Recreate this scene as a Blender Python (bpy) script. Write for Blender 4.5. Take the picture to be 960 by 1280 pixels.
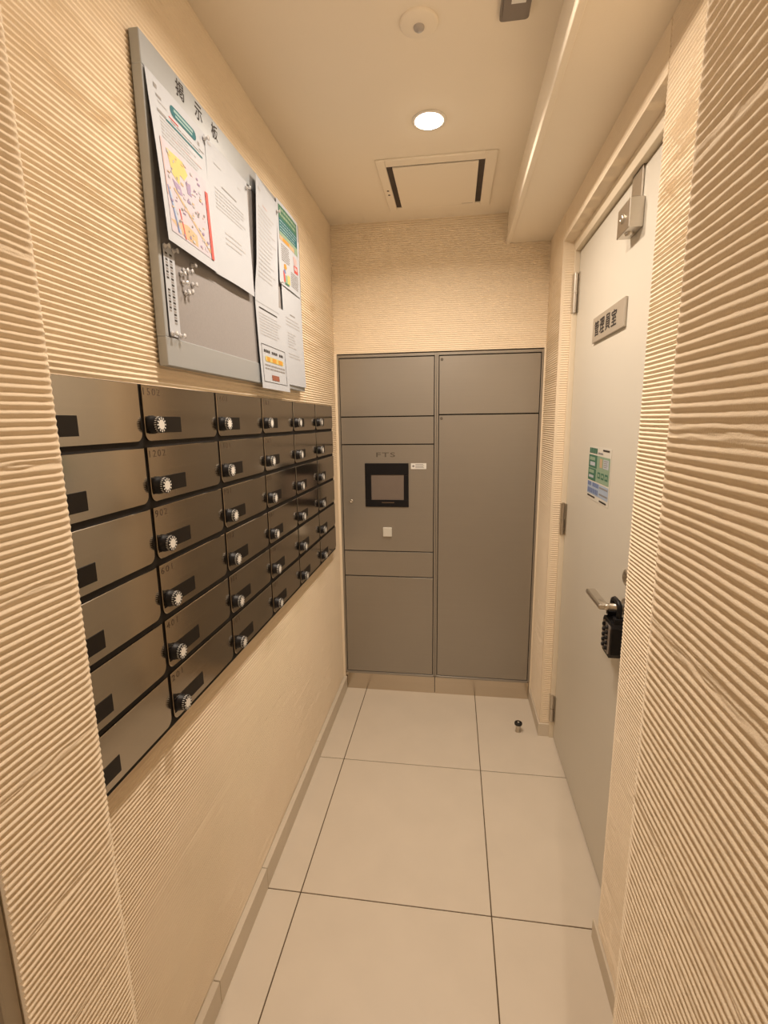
import bpy, math, random
import numpy as np
from mathutils import Matrix, Vector

for o in list(bpy.data.objects):
    bpy.data.objects.remove(o, do_unlink=True)
S = bpy.context.scene
COL = S.collection
PI = math.pi

# ------------------------------------------------------------------ camera
CAM_LOC = (0.5463, 0.0, 1.4079)
F_PX = 606.9
rx, ry, rz = -0.1848, 0.0131, 0.1428
def _rot():
    cx, sx, cy, sy, cz, sz = math.cos(rx), math.sin(rx), math.cos(ry), math.sin(ry), math.cos(rz), math.sin(rz)
    Rx = np.array([[1, 0, 0], [0, cx, -sx], [0, sx, cx]])
    Ry = np.array([[cy, 0, sy], [0, 1, 0], [-sy, 0, cy]])
    Rz = np.array([[cz, -sz, 0], [sz, cz, 0], [0, 0, 1]])
    return Rz @ Rx @ Ry
_R = _rot()
cam_data = bpy.data.cameras.new('camera')
cam_data.sensor_fit = 'VERTICAL'
cam_data.sensor_height = 36.0
cam_data.lens = F_PX / 1280.0 * 36.0
cam_data.clip_start = 0.02
cam = bpy.data.objects.new('camera', cam_data)
COL.objects.link(cam)
M = Matrix.Identity(4)
for i in range(3):
    M[i][0] = _R[i, 0]; M[i][1] = _R[i, 2]; M[i][2] = -_R[i, 1]; M[i][3] = CAM_LOC[i]
cam.matrix_world = M
S.camera = cam

# ------------------------------------------------------------------ world, light, exposure
w = bpy.data.worlds.new('world'); S.world = w
w.use_nodes = True
w.node_tree.nodes['Background'].inputs[0].default_value = (1.0, 0.86, 0.7, 1)
w.node_tree.nodes['Background'].inputs[1].default_value = 0.03
S.view_settings.view_transform = 'Standard'
S.view_settings.look = 'None'
S.view_settings.gamma = 1.0
S.view_settings.use_curve_mapping = False
S.view_settings.exposure = 0.19
LAMP_COLOR = (1.0, 0.85, 0.695)
LAMP_POWER = 7.3
LAMP2_POWER = 6.2
LOBBY_FILL_POWER = 15.0
LAMPS = [(0.462, 1.630), (0.462, 1.03), (0.45, -1.25)]  # the last is an assumed lobby lamp, added for fill

# ------------------------------------------------------------------ main dimensions
XL, XW, YB, H = -0.020, 0.950, 2.343, 2.283
HB, XB = 2.161, 0.766              # boxed beam: underside height, left face
YC = 2.339                         # locker fronts
XP_L, XP_R, YP = 0.080, 0.755, 0.522   # entrance piers
XD = 1.006                         # door face
YJ0, YJ1, ZJ = 1.155, 2.062, 2.066     # door opening in the right wall
YN = -2.6                          # end of the entrance passage behind the camera

# ------------------------------------------------------------------ helpers
def lin(c):
    c = c / 255.0
    return c / 12.92 if c <= 0.04045 else ((c + 0.055) / 1.055) ** 2.4
def rgb(h):
    return tuple(lin(int(h[i:i + 2], 16)) for i in (0, 2, 4))

def mat(name, color, rough=0.6, metal=0.0, var=0.06, scale=30.0, bump=0.0, bscale=400.0, spec=0.5,
        stretch=None, trans=0.0, emit=None, estr=0.0, coat=0.0, rvar=0.0, ior=1.45):
    m = bpy.data.materials.new(name); m.use_nodes = True
    nt = m.node_tree; n = nt.nodes; b = n['Principled BSDF']
    col = rgb(color) if isinstance(color, str) else color
    tc = n.new('ShaderNodeTexCoord'); mp = n.new('ShaderNodeMapping')
    if stretch: mp.inputs['Scale'].default_value = stretch
    nt.links.new(tc.outputs['Object'], mp.inputs['Vector'])
    no = n.new('ShaderNodeTexNoise'); no.inputs['Scale'].default_value = scale; no.inputs['Detail'].default_value = 4
    nt.links.new(mp.outputs[0], no.inputs['Vector'])
    mx = n.new('ShaderNodeMix'); mx.data_type = 'RGBA'
    mx.inputs[6].default_value = tuple(c * (1 - var) for c in col) + (1,)
    mx.inputs[7].default_value = tuple(min(1, c * (1 + var)) for c in col) + (1,)
    nt.links.new(no.outputs['Fac'], mx.inputs[0])
    nt.links.new(mx.outputs[2], b.inputs['Base Color'])
    b.inputs['Roughness'].default_value = rough
    b.inputs['Metallic'].default_value = metal
    b.inputs['Specular IOR Level'].default_value = spec
    b.inputs['IOR'].default_value = ior
    b.inputs['Transmission Weight'].default_value = trans
    b.inputs['Coat Weight'].default_value = coat
    if rvar:
        mr = n.new('ShaderNodeMapRange')
        mr.inputs['To Min'].default_value = rough - rvar; mr.inputs['To Max'].default_value = rough + rvar
        nt.links.new(no.outputs['Fac'], mr.inputs['Value']); nt.links.new(mr.outputs[0], b.inputs['Roughness'])
    if bump:
        bn = n.new('ShaderNodeTexNoise'); bn.inputs['Scale'].default_value = bscale; bn.inputs['Detail'].default_value = 3
        nt.links.new(mp.outputs[0], bn.inputs['Vector'])
        bp = n.new('ShaderNodeBump'); bp.inputs['Strength'].default_value = bump; bp.inputs['Distance'].default_value = 0.002
        nt.links.new(bn.outputs['Fac'], bp.inputs['Height']); nt.links.new(bp.outputs[0], b.inputs['Normal'])
    if emit:
        b.inputs['Emission Color'].default_value = tuple(emit) + (1,)
        b.inputs['Emission Strength'].default_value = estr
    return m

MT = {
 'plaster': mat('combed_plaster', (0.87, 0.74, 0.57), 0.9, var=0.04, scale=9, bump=0.35, bscale=700, spec=0.2),
 'smooth': mat('smooth_plaster', (0.87, 0.75, 0.585), 0.85, var=0.03, scale=6, bump=0.12, bscale=260, spec=0.25),
 'ceil': mat('ceiling_paper', (0.90, 0.81, 0.675), 0.9, var=0.02, scale=5, bump=0.10, bscale=300, spec=0.2),
 'tile': mat('floor_tile', (0.68, 0.60, 0.495), 0.42, var=0.06, scale=7, bump=0.05, bscale=160, rvar=0.08),
 'grout': mat('grout', (0.12, 0.085, 0.05), 0.95, var=0.1, scale=60),
 'base': mat('baseboard_tile', (0.66, 0.58, 0.47), 0.5, var=0.07, scale=12, bump=0.06, bscale=200),
 'door': mat('door_paint', (0.68, 0.64, 0.56), 0.42, var=0.02, scale=4, bump=0.05, bscale=260),
 'frame': mat('door_frame_paint', (0.78, 0.68, 0.53), 0.5, var=0.03, scale=6),
 'steel': mat('brushed_steel', (0.46, 0.41, 0.345), 0.135, 1.0, var=0.05, scale=14, stretch=(1, 0.12, 9), bump=0.012, bscale=90, rvar=0.03),
 'steel2': mat('satin_steel', (0.60, 0.56, 0.50), 0.33, 1.0, var=0.06, scale=20, stretch=(1, 1, 8)),
 'locker': mat('locker_paint', (0.345, 0.315, 0.275), 0.34, 0.55, var=0.03, scale=8, stretch=(0.3, 1, 20), bump=0.02, bscale=300),
 'plinth': mat('plinth_steel', (0.60, 0.53, 0.44), 0.20, 1.0, var=0.06, scale=12, stretch=(0.2, 1, 12)),
 'black': mat('black_plastic', (0.008, 0.0075, 0.009), 0.42, spec=0.3, var=0.15, scale=50),
 'dark': mat('dark_gap', (0.010, 0.008, 0.007), 0.8, var=0.1, scale=30),
 'plate': mat('dark_name_plate', (0.014, 0.011, 0.009), 0.38, spec=0.25, var=0.1, scale=40),
 'white': mat('white_plastic', (0.80, 0.78, 0.74), 0.5, var=0.03, scale=40),
 'numb': mat('number_print', (0.10, 0.065, 0.04), 0.5, var=0.1, scale=60),
 'alu': mat('board_aluminium', (0.42, 0.45, 0.48), 0.36, 0.35, var=0.03, scale=14, stretch=(1, 0.2, 6)),
 'felt': mat('board_felt', (0.30, 0.285, 0.285), 0.95, var=0.07, scale=180, bump=0.3, bscale=900),
 'cream': mat('sticker_film', (0.70, 0.67, 0.60), 0.5, var=0.02, scale=20),
 'paper': mat('paper', (0.47, 0.50, 0.555), 0.75, var=0.015, scale=12),
 'ink': mat('ink_black', (0.035, 0.028, 0.025), 0.7, var=0.1, scale=80),
 'inkgrey': mat('ink_grey', (0.277, 0.264, 0.264), 0.75, var=0.06, scale=60),
 'inklight': mat('ink_pale', (0.449, 0.449, 0.469), 0.75, var=0.04, scale=60),
 'teal': mat('ink_teal', (0.020, 0.132, 0.158), 0.7, var=0.08, scale=60),
 'green': mat('ink_green', (0.053, 0.165, 0.106), 0.7, var=0.08, scale=60),
 'mint': mat('ink_mint', (0.264, 0.370, 0.264), 0.7, var=0.08, scale=60),
 'paleteal': mat('ink_pale_teal', (0.297, 0.436, 0.436), 0.7, var=0.06, scale=60),
 'yellow': mat('ink_yellow', (0.561, 0.475, 0.165), 0.7, var=0.06, scale=60),
 'orange': mat('ink_orange', (0.581, 0.277, 0.040), 0.7, var=0.08, scale=60),
 'tan': mat('ink_tan', (0.528, 0.383, 0.238), 0.7, var=0.06, scale=60),
 'pink': mat('ink_pink', (0.554, 0.396, 0.396), 0.7, var=0.06, scale=60),
 'red': mat('ink_red', (0.561, 0.092, 0.079), 0.7, var=0.06, scale=60),
 'purple': mat('ink_purple', (0.304, 0.238, 0.383), 0.7, var=0.08, scale=60),
 'lilac': mat('ink_lilac', (0.502, 0.462, 0.528), 0.7, var=0.08, scale=60),
 'blue': mat('ink_blue', (0.145, 0.198, 0.396), 0.7, var=0.08, scale=60),
 'paleblue': mat('ink_pale_blue', (0.383, 0.462, 0.594), 0.7, var=0.05, scale=60),
 'stamp': mat('ink_brown', (0.277, 0.099, 0.059), 0.7, var=0.3, scale=300),
 'clear': mat('clear_plastic', (0.95, 0.95, 0.97), 0.12, var=0.01, scale=20, trans=0.45, ior=1.49),
 'screen': mat('screen_glass', (0.20, 0.16, 0.135), 0.16, var=0.12, scale=6, spec=0.6),
 'lamp': mat('lamp_diffuser', (0.9, 0.85, 0.75), 0.5, var=0.0, emit=(1.0, 0.90, 0.74), estr=26.0),
 'lampwhite': mat('lamp_trim_paint', (0.85, 0.80, 0.72), 0.4, var=0.02),
 'grey': mat('grey_plastic', (0.235, 0.20, 0.175), 0.5, var=0.05, scale=30),
 'lens': mat('sensor_lens', (0.44, 0.40, 0.37), 0.35, var=0.05, scale=60),
 'strip': mat('bronze_strip', (0.36, 0.30, 0.22), 0.45, 0.3, var=0.06, scale=10),
 'logo': mat('logo_print', (0.13, 0.11, 0.09), 0.5, var=0.05, scale=30),
 'signplate': mat('sign_plate_steel', (0.50, 0.455, 0.39), 0.42, 0.45, var=0.05, scale=20, stretch=(1, 8, 1)),
 'slot': mat('vent_slot', (0.055, 0.04, 0.035), 0.6, var=0.4, scale=25),
 'brown': mat('brown_panel', (0.30, 0.20, 0.10), 0.5, var=0.12, scale=10, stretch=(1, 1, 0.2)),
 'rubber': mat('rubber', (0.013, 0.012, 0.011), 0.55, var=0.1, scale=60),
}

class MB:
    """collects polygons in world coordinates; build() links them as one mesh object"""
    def __init__(s): s.v = []; s.f = []; s.m = []; s.sm = []
    def add(s, vs, fs, mi=0, smooth=False):
        k = len(s.v); s.v += [tuple(map(float, p)) for p in vs]
        for f in fs: s.f.append([k + i for i in f]); s.m.append(mi); s.sm.append(smooth)
    def box(s, x0, x1, y0, y1, z0, z1, mi=0, bev=0.0):
        if not bev:
            vs = [(x, y, z) for x in (x0, x1) for y in (y0, y1) for z in (z0, z1)]
            s.add(vs, [(0, 1, 3, 2), (4, 6, 7, 5), (0, 4, 5, 1), (2, 3, 7, 6), (0, 2, 6, 4), (1, 5, 7, 3)], mi)
        else:
            lo = (x0, y0, z0); hi = (x1, y1, z1); vs = []; idx = {}
            for c in range(8):
                sg = [(c >> a) & 1 for a in range(3)]
                for a in range(3):
                    p = [(hi[k] if sg[k] else lo[k]) for k in range(3)]
                    for k in range(3):
                        if k != a: p[k] += (-bev if sg[k] else bev)
                    idx[(c, a)] = len(vs); vs.append(p)
            fs = []
            for a in range(3):
                b_, c_ = [k for k in range(3) if k != a]
                for sd in (0, 1):
                    q = [(sd << a) | (i << b_) | (j << c_) for i, j in ((0, 0), (1, 0), (1, 1), (0, 1))]
                    fs.append([idx[(k, a)] for k in q])
            for a in range(3):
                b_, c_ = [k for k in range(3) if k != a]
                for i in (0, 1):
                    for j in (0, 1):
                        c0 = (i << b_) | (j << c_); c1 = c0 | (1 << a)
                        fs.append([idx[(c0, b_)], idx[(c1, b_)], idx[(c1, c_)], idx[(c0, c_)]])
            for c in range(8): fs.append([idx[(c, 0)], idx[(c, 1)], idx[(c, 2)]])
            s.add(vs, fs, mi)
    def lathe(s, c, ax, prof, n=20, mi=0, smooth=True, cap=True):
        """prof: list of (radius, along) around axis ax through c"""
        a = 'xyz'.index(ax); b_ = (a + 1) % 3; d_ = (a + 2) % 3; vs = []; fs = []
        for r, t in prof:
            for i in range(n):
                an = 2 * PI * i / n; p = [0, 0, 0]
                p[a] = c[a] + t; p[b_] = c[b_] + r * math.cos(an); p[d_] = c[d_] + r * math.sin(an); vs.append(p)
        for k in range(len(prof) - 1):
            for i in range(n):
                j = (i + 1) % n; fs.append([k * n + i, k * n + j, (k + 1) * n + j, (k + 1) * n + i])
        s.add(vs, fs, mi, smooth)
        if cap:
            for k in (0, len(prof) - 1):
                if prof[k][0] > 1e-6: s.add(vs[k * n:(k + 1) * n], [list(range(n))], mi)
    def cyl(s, c, ax, r, t0, t1, n=20, mi=0): s.lathe(c, ax, [(r, t0), (r, t1)], n, mi)
    def prism(s, poly, ax, t0, t1, mi=0):
        """poly: 2-D outline in the two other axes (cyclic order), extruded from t0 to t1 along ax"""
        a = 'xyz'.index(ax); b_ = (a + 1) % 3; d_ = (a + 2) % 3; n = len(poly); vs = []
        for t in (t0, t1):
            for q in poly:
                p = [0, 0, 0]; p[a] = t; p[b_] = q[0]; p[d_] = q[1]; vs.append(p)
        fs = [list(range(n)), list(range(n, 2 * n))] + [[i, (i + 1) % n, n + (i + 1) % n, n + i] for i in range(n)]
        s.add(vs, fs, mi)
    def tube(s, path, r, n=10, mi=0):
        P = [Vector(p) for p in path]; vs = []; fs = []
        for k, p in enumerate(P):
            d = (P[min(k + 1, len(P) - 1)] - P[max(k - 1, 0)]).normalized()
            u = d.orthogonal().normalized()
            if k and 'pu' in locals():
                u = (pu - d * pu.dot(d)).normalized()
            pu = u; v = d.cross(u)
            for i in range(n):
                an = 2 * PI * i / n; vs.append(tuple(p + u * r * math.cos(an) + v * r * math.sin(an)))
        for k in range(len(P) - 1):
            for i in range(n):
                j = (i + 1) % n; fs.append([k * n + i, k * n + j, (k + 1) * n + j, (k + 1) * n + i])
        fs += [list(range(n)), list(range((len(P) - 1) * n, len(P) * n))]
        s.add(vs, fs, mi, True)
    def build(s, name, mats, parent=None, org=None, **props):
        if isinstance(mats, str): mats = [mats]
        me = bpy.data.meshes.new(name)
        o3 = np.array(org if org is not None else (WORLD(parent) if parent else (0, 0, 0)))
        me.from_pydata([tuple(np.array(p) - o3) for p in s.v], [], s.f)
        for k in mats: me.materials.append(MT[k])
        me.polygons.foreach_set('material_index', s.m)
        me.polygons.foreach_set('use_smooth', s.sm)
        import bmesh
        bm = bmesh.new(); bm.from_mesh(me); bmesh.ops.recalc_face_normals(bm, faces=bm.faces); bm.to_mesh(me); bm.free()
        me.update()
        return link(me, name, parent, o3, **props)

def WORLD(o):
    p = Vector((0, 0, 0))
    while o: p += o.location; o = o.parent
    return tuple(p)
def link(me, name, parent=None, org=(0, 0, 0), **props):
    o = bpy.data.objects.new(name, me); COL.objects.link(o)
    if parent: o.parent = parent; o.location = Vector(org) - Vector(WORLD(parent))
    else: o.location = org
    for k, v in props.items(): o[k] = v
    return o
def thing(name, label, cat, loc, group=None):
    o = bpy.data.objects.new(name, None); COL.objects.link(o); o.empty_display_size = 0.05
    o.location = loc; o['label'] = label; o['category'] = cat
    if group: o['group'] = group
    return o
def struct(name, loc=(0, 0, 0)):
    o = bpy.data.objects.new(name, None); COL.objects.link(o); o.empty_display_size = 0.05
    o.location = loc; o['kind'] = 'structure'
    return o

_tc = {}
def glyphs(body, spacing=1.0, offset=0.0):
    """outline of a text as (verts 2-D, faces), height of capitals about 0.7"""
    k = (body, spacing, offset)
    if k in _tc: return _tc[k]
    cu = bpy.data.curves.new('text', 'FONT'); cu.body = body; cu.size = 1.0; cu.space_character = spacing
    cu.offset = offset; cu.resolution_u = 3; cu.fill_mode = 'FRONT'
    ob = bpy.data.objects.new('text', cu); COL.objects.link(ob)
    dg = bpy.context.evaluated_depsgraph_get(); dg.update()
    me = bpy.data.meshes.new_from_object(ob.evaluated_get(dg))
    V = [(v.co.x, v.co.y) for v in me.vertices]; Fs = [list(p.vertices) for p in me.polygons]
    bpy.data.objects.remove(ob); bpy.data.curves.remove(cu); bpy.data.meshes.remove(me)
    _tc[k] = (V, Fs); return _tc[k]
def fit_glyphs(body, w_, h_, spacing=1.0, offset=0.0):
    V, Fs = glyphs(body, spacing, offset)
    xs = [p[0] for p in V]; ys = [p[1] for p in V]
    x0, x1, y0, y1 = min(xs), max(xs), min(ys), max(ys)
    return [((x - x0) / (x1 - x0) * w_, (y - y0) / (y1 - y0) * h_) for x, y in V], Fs

# ------------------------------------------------------------------ combed plaster
rng = np.random.default_rng(7)
def vnoise(a, b, seed):
    g = np.random.default_rng(seed).random((64, 64)) * 2 - 1
    i = np.floor(a).astype(int); j = np.floor(b).astype(int); fa = a - i; fb = b - j
    fa = fa * fa * (3 - 2 * fa); fb = fb * fb * (3 - 2 * fb)
    G = lambda p, q: g[p % 64, q % 64]
    return (G(i, j) * (1 - fa) + G(i + 1, j) * fa) * (1 - fb) + (G(i, j + 1) * (1 - fa) + G(i + 1, j + 1) * fa) * fb
PITCH = 0.0091
def comb_disp(u, z, seed, amp, rough):
    r = np.random.default_rng(seed)
    zz = z + 0.0016 * vnoise(u * 2.3, z * 3.1, seed) + 0.0007 * (0.4 + rough) * vnoise(u * 9, z * 14, seed + 1)
    ph = zz / PITCH
    am = np.ones_like(u) * (1 + 0.18 * vnoise(u * 5, z * 70, seed + 2))
    zb = 0.08
    while zb < 2.4:                                     # one pass of the notched trowel after another
        sl = r.uniform(-0.012, 0.012); line = zb + sl * u + 0.004 * vnoise(u * 3, u * 0 + zb * 10, seed + 5)
        ph = ph + rough * r.uniform(-0.2, 0.2) / (1 + np.exp(np.clip(-(z - line) / 0.0012, -40, 40)))
        near = np.exp(-((z - line) / 0.006) ** 2) * np.clip(0.5 + 1.4 * vnoise(u * 4, u * 0 + zb, seed + 6), 0, 1)
        am = am * (1 - 0.35 * rough * near)
        ph = ph + 0.5 * rough * near * vnoise(u * 30, z * 300, seed + 8)
        zb += r.uniform(0.14, 0.24)
    s = np.sin(2 * PI * ph)
    prof = 0.7 * np.arcsin(np.clip(s, -1, 1)) * 2 / PI + 0.3 * s
    grain = 0.00022 * vnoise(u * 230, z * 260, seed + 3) + 0.00018 * vnoise(u * 90, z * 700, seed + 4)
    return amp * am * prof + grain
def comb_patch(P0, U, L, z0, z1, N, seed, amp=0.0023, rough=0.3, du=0.012, sub=8, back=0.05, fade0=0.0, fade1=0.0, round1=0.0):
    """closed slab whose front is combed; returns (verts, quads)"""
    nu = max(3, int(L / du)) + 1; nz = int((z1 - z0) / (PITCH / sub)) + 1
    u = np.linspace(0, L, nu); z = np.linspace(z0, z1, nz)
    if fade0: u = np.unique(np.concatenate([u, [fade0 * .5, fade0, fade0 * 1.3]]))
    if fade1: u = np.unique(np.concatenate([u, [L - fade1 * 1.3, L - fade1, L - fade1 * .5]]))
    nu = len(u)
    uu, zz = np.meshgrid(u, z)
    c = P0[0] * U[1] - P0[1] * U[0]
    d = comb_disp(uu + P0[0] * U[0] + P0[1] * U[1], zz, seed, amp, rough)
    if round1:
        k = np.clip((uu - (L - round1)) / round1, 0, 1); d = d * (1 - 0.6 * k * k) - 0.0016 * k ** 3
    if fade0: d = np.where(uu <= fade0 * 1.01, 0.0012, d)
    if fade1: d = np.where(uu >= L - fade1 * 1.01, 0.0012, d)
    V = np.stack([P0[0] + U[0] * uu + N[0] * d, P0[1] + U[1] * uu + N[1] * d, zz], -1).reshape(-1, 3)
    i = np.arange(nz - 1)[:, None] * nu + np.arange(nu - 1)[None, :]
    Q = np.stack([i, i + 1, i + 1 + nu, i + nu], -1).reshape(-1, 4)
    border = np.concatenate([np.arange(nu), np.arange(1, nz) * nu + nu - 1, (nz - 1) * nu + np.arange(nu - 2, -1, -1), np.arange(nz - 2, 0, -1) * nu])
    Bv = V[border].copy()
    for a in (0, 1):
        if N[a]: Bv[:, a] = P0[a] - N[a] * back
    k = len(V); n = len(border); j = (np.arange(n) + 1) % n
    Q2 = np.stack([border, k + np.arange(n), k + j, border[j]], -1)
    V = np.concatenate([V, Bv]); Q = np.concatenate([Q, Q2])
    # back face from the four corners
    cb = [k, k + nu - 1, k + nu - 1 + nz - 1, k + 2 * (nu - 1) + nz - 1]
    Q = np.concatenate([Q, np.array([cb])])
    return V, Q
def comb_object(name, patches, material='plaster', parent=None, **props):
    Vs, Qs, k = [], [], 0
    for V, Q in patches: Vs.append(V); Qs.append(Q + k); k += len(V)
    V = np.concatenate(Vs); Q = np.concatenate(Qs)
    me = bpy.data.meshes.new(name)
    me.vertices.add(len(V)); me.vertices.foreach_set('co', V.astype(np.float32).ravel())
    me.loops.add(Q.size); me.loops.foreach_set('vertex_index', Q.astype(np.int32).ravel())
    me.polygons.add(len(Q)); me.polygons.foreach_set('loop_start', np.arange(0, Q.size, 4, dtype=np.int32))
    me.polygons.foreach_set('loop_total', np.full(len(Q), 4, np.int32))
    me.update(calc_edges=True); me.validate()
    sm = np.ones(len(me.polygons), bool); me.polygons.foreach_set('use_smooth', sm)
    me.materials.append(MT[material]); me.update()
    try: me.set_sharp_from_angle(angle=math.radians(80))
    except Exception: pass
    return link(me, name, parent, (0, 0, 0), **props)

# ================================================================== SETTING
K = dict(kind='structure')
comb_object('wall_left', [comb_patch((XL, YP - 0.02), (0, 1), YB + 0.02 - YP, 0.0, H, (1, 0), 11, amp=0.0022)], **K)
comb_object('wall_left_pier', [comb_patch((XP_L, 0.372), (0, 1), 0.527 - 0.372, 0.0, H, (1, 0), 23, amp=0.0018, rough=1.0, du=0.005, back=0.098, round1=0.012)], **K)
comb_object('wall_right_pier', [comb_patch((XP_R, -0.10), (0, 1), YP + 0.10, 0.0, H, (-1, 0), 37, amp=0.0014, rough=1.0, du=0.005, back=0.19, round1=0.012)], **K)
comb_object('wall_right', [
    comb_patch((XW, YP - 0.001), (0, 1), YJ0 - YP, 0.0, HB, (-1, 0), 41, du=0.007, round1=0.014, back=0.12),
    comb_patch((XW, YJ1), (0, 1), YB - YJ1 + 0.03, 0.0, HB, (-1, 0), 43, du=0.009, fade0=0.010, back=0.12),
    comb_patch((XW, YJ0 - 0.001), (0, 1), YJ1 - YJ0 + 0.002, ZJ, HB, (-1, 0), 45, amp=0.0004, du=0.02, back=0.12),
    comb_patch((XW + 0.008, YJ1), (1, 0), 0.030, 0.0, ZJ, (0, -1), 47, amp=0.0017, du=0.006, back=0.004),
], **K)
comb_object('wall_back', [comb_patch((XL - 0.02, YB), (1, 0), XW - XL + 0.04, 1.722, H, (0, -1), 53, amp=0.0014, back=0.06)], **K)
m = MB(); m.box(XL - 0.02, -0.0075, YB - 0.004, YB + 0.06, 0, 1.722); m.box(0.9425, XW + 0.01, YB - 0.004, YB + 0.06, 0, 1.722); m.box(-0.0075, 0.9425, YB + 0.41, YB + 0.46, 0, 1.722)
m.build('trim_1', 'smooth', **K)
# entrance passage behind the camera (lobby side)
LX0, LX1 = -0.80, 1.70                 # lobby walls
m = MB(); m.box(LX0, 0.02, 0.300, 0.372, 0, H); m.build('wall_lobby_left_return', 'smooth', **K)
m = MB(); m.box(XP_R + 0.1, LX1, -0.10, -0.02, 0, H); m.build('wall_lobby_right_return', 'smooth', **K)
m = MB(); m.box(LX0 - 0.05, LX0, YN, 0.372, 0, H); m.build('wall_lobby_left', 'smooth', **K)
m = MB(); m.box(LX1, LX1 + 0.05, YN, -0.02, 0, H); m.build('wall_lobby_right', 'smooth', **K)
m = MB(); m.box(LX0 - 0.05, LX1 + 0.05, YN - 0.05, YN, 0, H); m.build('wall_front', 'smooth', **K)
# metal door frame at the near edge of the left pier
m = MB(); m.box(0.0215, 0.0755, 0.352, 0.3705, 0, 2.1, 0, 0.002); m.build('trim_2', 'strip', **K)
m = MB(); m.box(0.0215, 0.052, 0.270, 0.3515, 0, 2.1, 0, 0.002); m.build('trim_3', 'brown', **K)

# ceiling, boxed beam
ceil = struct('ceiling', (0, 0, H))
m = MB(); m.box(LX0 - 0.05, LX1 + 0.05, YN - 0.05, YB + 0.06, H, H + 0.06); m.build('ceiling_board', 'ceil', ceil)
m = MB(); m.box(XB, XW + 0.12, YP, YB, HB, H)
m.box(XB - 0.004, XB, YP, YB, HB, HB + 0.021, 0, 0.0012); m.box(XB - 0.004, XB + 0.012, YP, YB, HB - 0.003, HB, 0, 0.001)
m.build('beam', 'ceil', ceil)

# floor: grout bed and single tiles
flo = struct('floor')
m = MB(); m.box(LX0 - 0.05, LX1 + 0.05, YN - 0.05, YB + 0.02, -0.05, -0.0025); m.build('grout_bed', 'grout', flo)
L1, L2 = 0.1033, 0.673
xs = [(-0.4664, L1), (L1, L2), (L2, 1.2427)]
ys = [(1.7922, YB + 0.01), (1.1922, 1.7922), (0.5922, 1.1922), (-0.0078, 0.5922), (-0.6078, -0.0078), (-1.2078, -0.6078), (-1.8078, -1.2078), (-2.4078, -1.8078)]
g = 0.0017
for a, b_ in xs:
    for c, d in ys:
        m = MB(); x0, x1, y0, y1 = a + g, b_ - g, c + g, d - g
        if c > 0.4: x0, x1 = max(x0, XL - 0.01), min(x1, 1.10)
        m.box(x0, x1, y0, y1, -0.012, 0.0, 0, 0.0008); m.build('floor_tile', 'tile', flo, org=((x0 + x1) / 2, (y0 + y1) / 2, 0))

# baseboards of cut tile
bl = struct('baseboard_left')
for a, b_ in ((0.53, 0.884), (0.8855, 1.1915), (1.1930, 1.7920), (1.7935, 2.3375)):
    m = MB(); m.box(XL + 0.003, 0.0, a, b_, 0.0, 0.072, 0, 0.0012); m.build('baseboard_tile', 'base', bl)
br = struct('baseboard_right')
for x0, x1, a, b_ in ((0.9415, 0.9485, 0.53, 0.591), (0.9415, 0.9485, 0.5925, 1.1915 - 0.02), (0.9415, 0.9485, 2.062, 2.3375), (0.9415, 0.988, 2.050, 2.0605)):
    m = MB(); m.box(x0, x1, a, b_, 0.0, 0.060, 0, 0.001); m.build('baseboard_tile', 'base', br)

# ------------------------------------------------------------------ door
door = struct('door_1', (XD, 1.6, 0))
door['label'] = 'plain white painted steel door recessed in the right wall'
m = MB(); m.box(XD, XD + 0.040, YJ0 + 0.045, 2.040, 0.008, 2.020, 0, 0.0015); m.build('door_leaf', 'door', door)
m = MB()
m.box(0.988, 1.05, 2.0435, YJ1 - 0.001, 0, 2.064, 0, 0.001); m.box(0.988, 1.05, YJ0 + 0.002, YJ0 + 0.040, 0, 2.064, 0, 0.001)
m.box(0.988, 1.05, YJ0 + 0.040, 2.0435, 2.024, 2.064, 0, 0.001); m.box(1.048, 1.06, YJ0 + 0.002, YJ1, 0, 2.064)
m.build('door_frame', 'frame', door)
for za, zb in ((1.945, 1.805), (1.068, 0.940), (0.206, 0.082)):
    m = MB(); zm = (za + zb) / 2
    m.cyl((0.9945, 2.0435, 0), 'z', 0.0082, zb, zm - 0.001); m.cyl((0.9945, 2.0435, 0), 'z', 0.0074, zm + 0.001, za)
    m.cyl((0.9945, 2.0435, 0), 'z', 0.0045, zb - 0.004, za + 0.004, 12)
    m.box(0.986, 0.9885, 2.044, 2.059, zb, za); m.box(1.0035, 1.0062, 2.018, 2.043, zb, za)
    m.build('hinge', 'steel2', door, label='satin steel hinge')
hx, hy, hz = 0.945, 1.290, 0.916
m = MB()
m.lathe((XD, hy, hz), 'x', [(0.026, 0.001), (0.026, -0.006), (0.023, -0.009), (0.011, -0.010), (0.010, -0.046)], 28)
m.tube([(XD - 0.040, hy, hz), (XD - 0.052, hy, hz), (hx + 0.006, hy + 0.003, hz), (hx, hy + 0.012, hz), (hx, hy + 0.03, hz)], 0.0095, 14)
m.build('lever_neck', 'steel2', door)
m = MB(); m.box(hx - 0.012, hx + 0.014, hy - 0.006, hy + 0.124, hz - 0.0065, hz + 0.0085, 0, 0.003); m.build('lever_handle', 'steel2', door)
m = MB(); m.lathe((XD, 1.287, 1.000), 'x', [(0.024, 0.001), (0.024, -0.006), (0.021, -0.012), (0.012, -0.016), (0.0, -0.016)], 28)
m.box(XD - 0.0166, XD - 0.0155, 1.2862, 1.2878, 0.995, 1.005); m.build('lock_cylinder', 'steel2', door)

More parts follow.
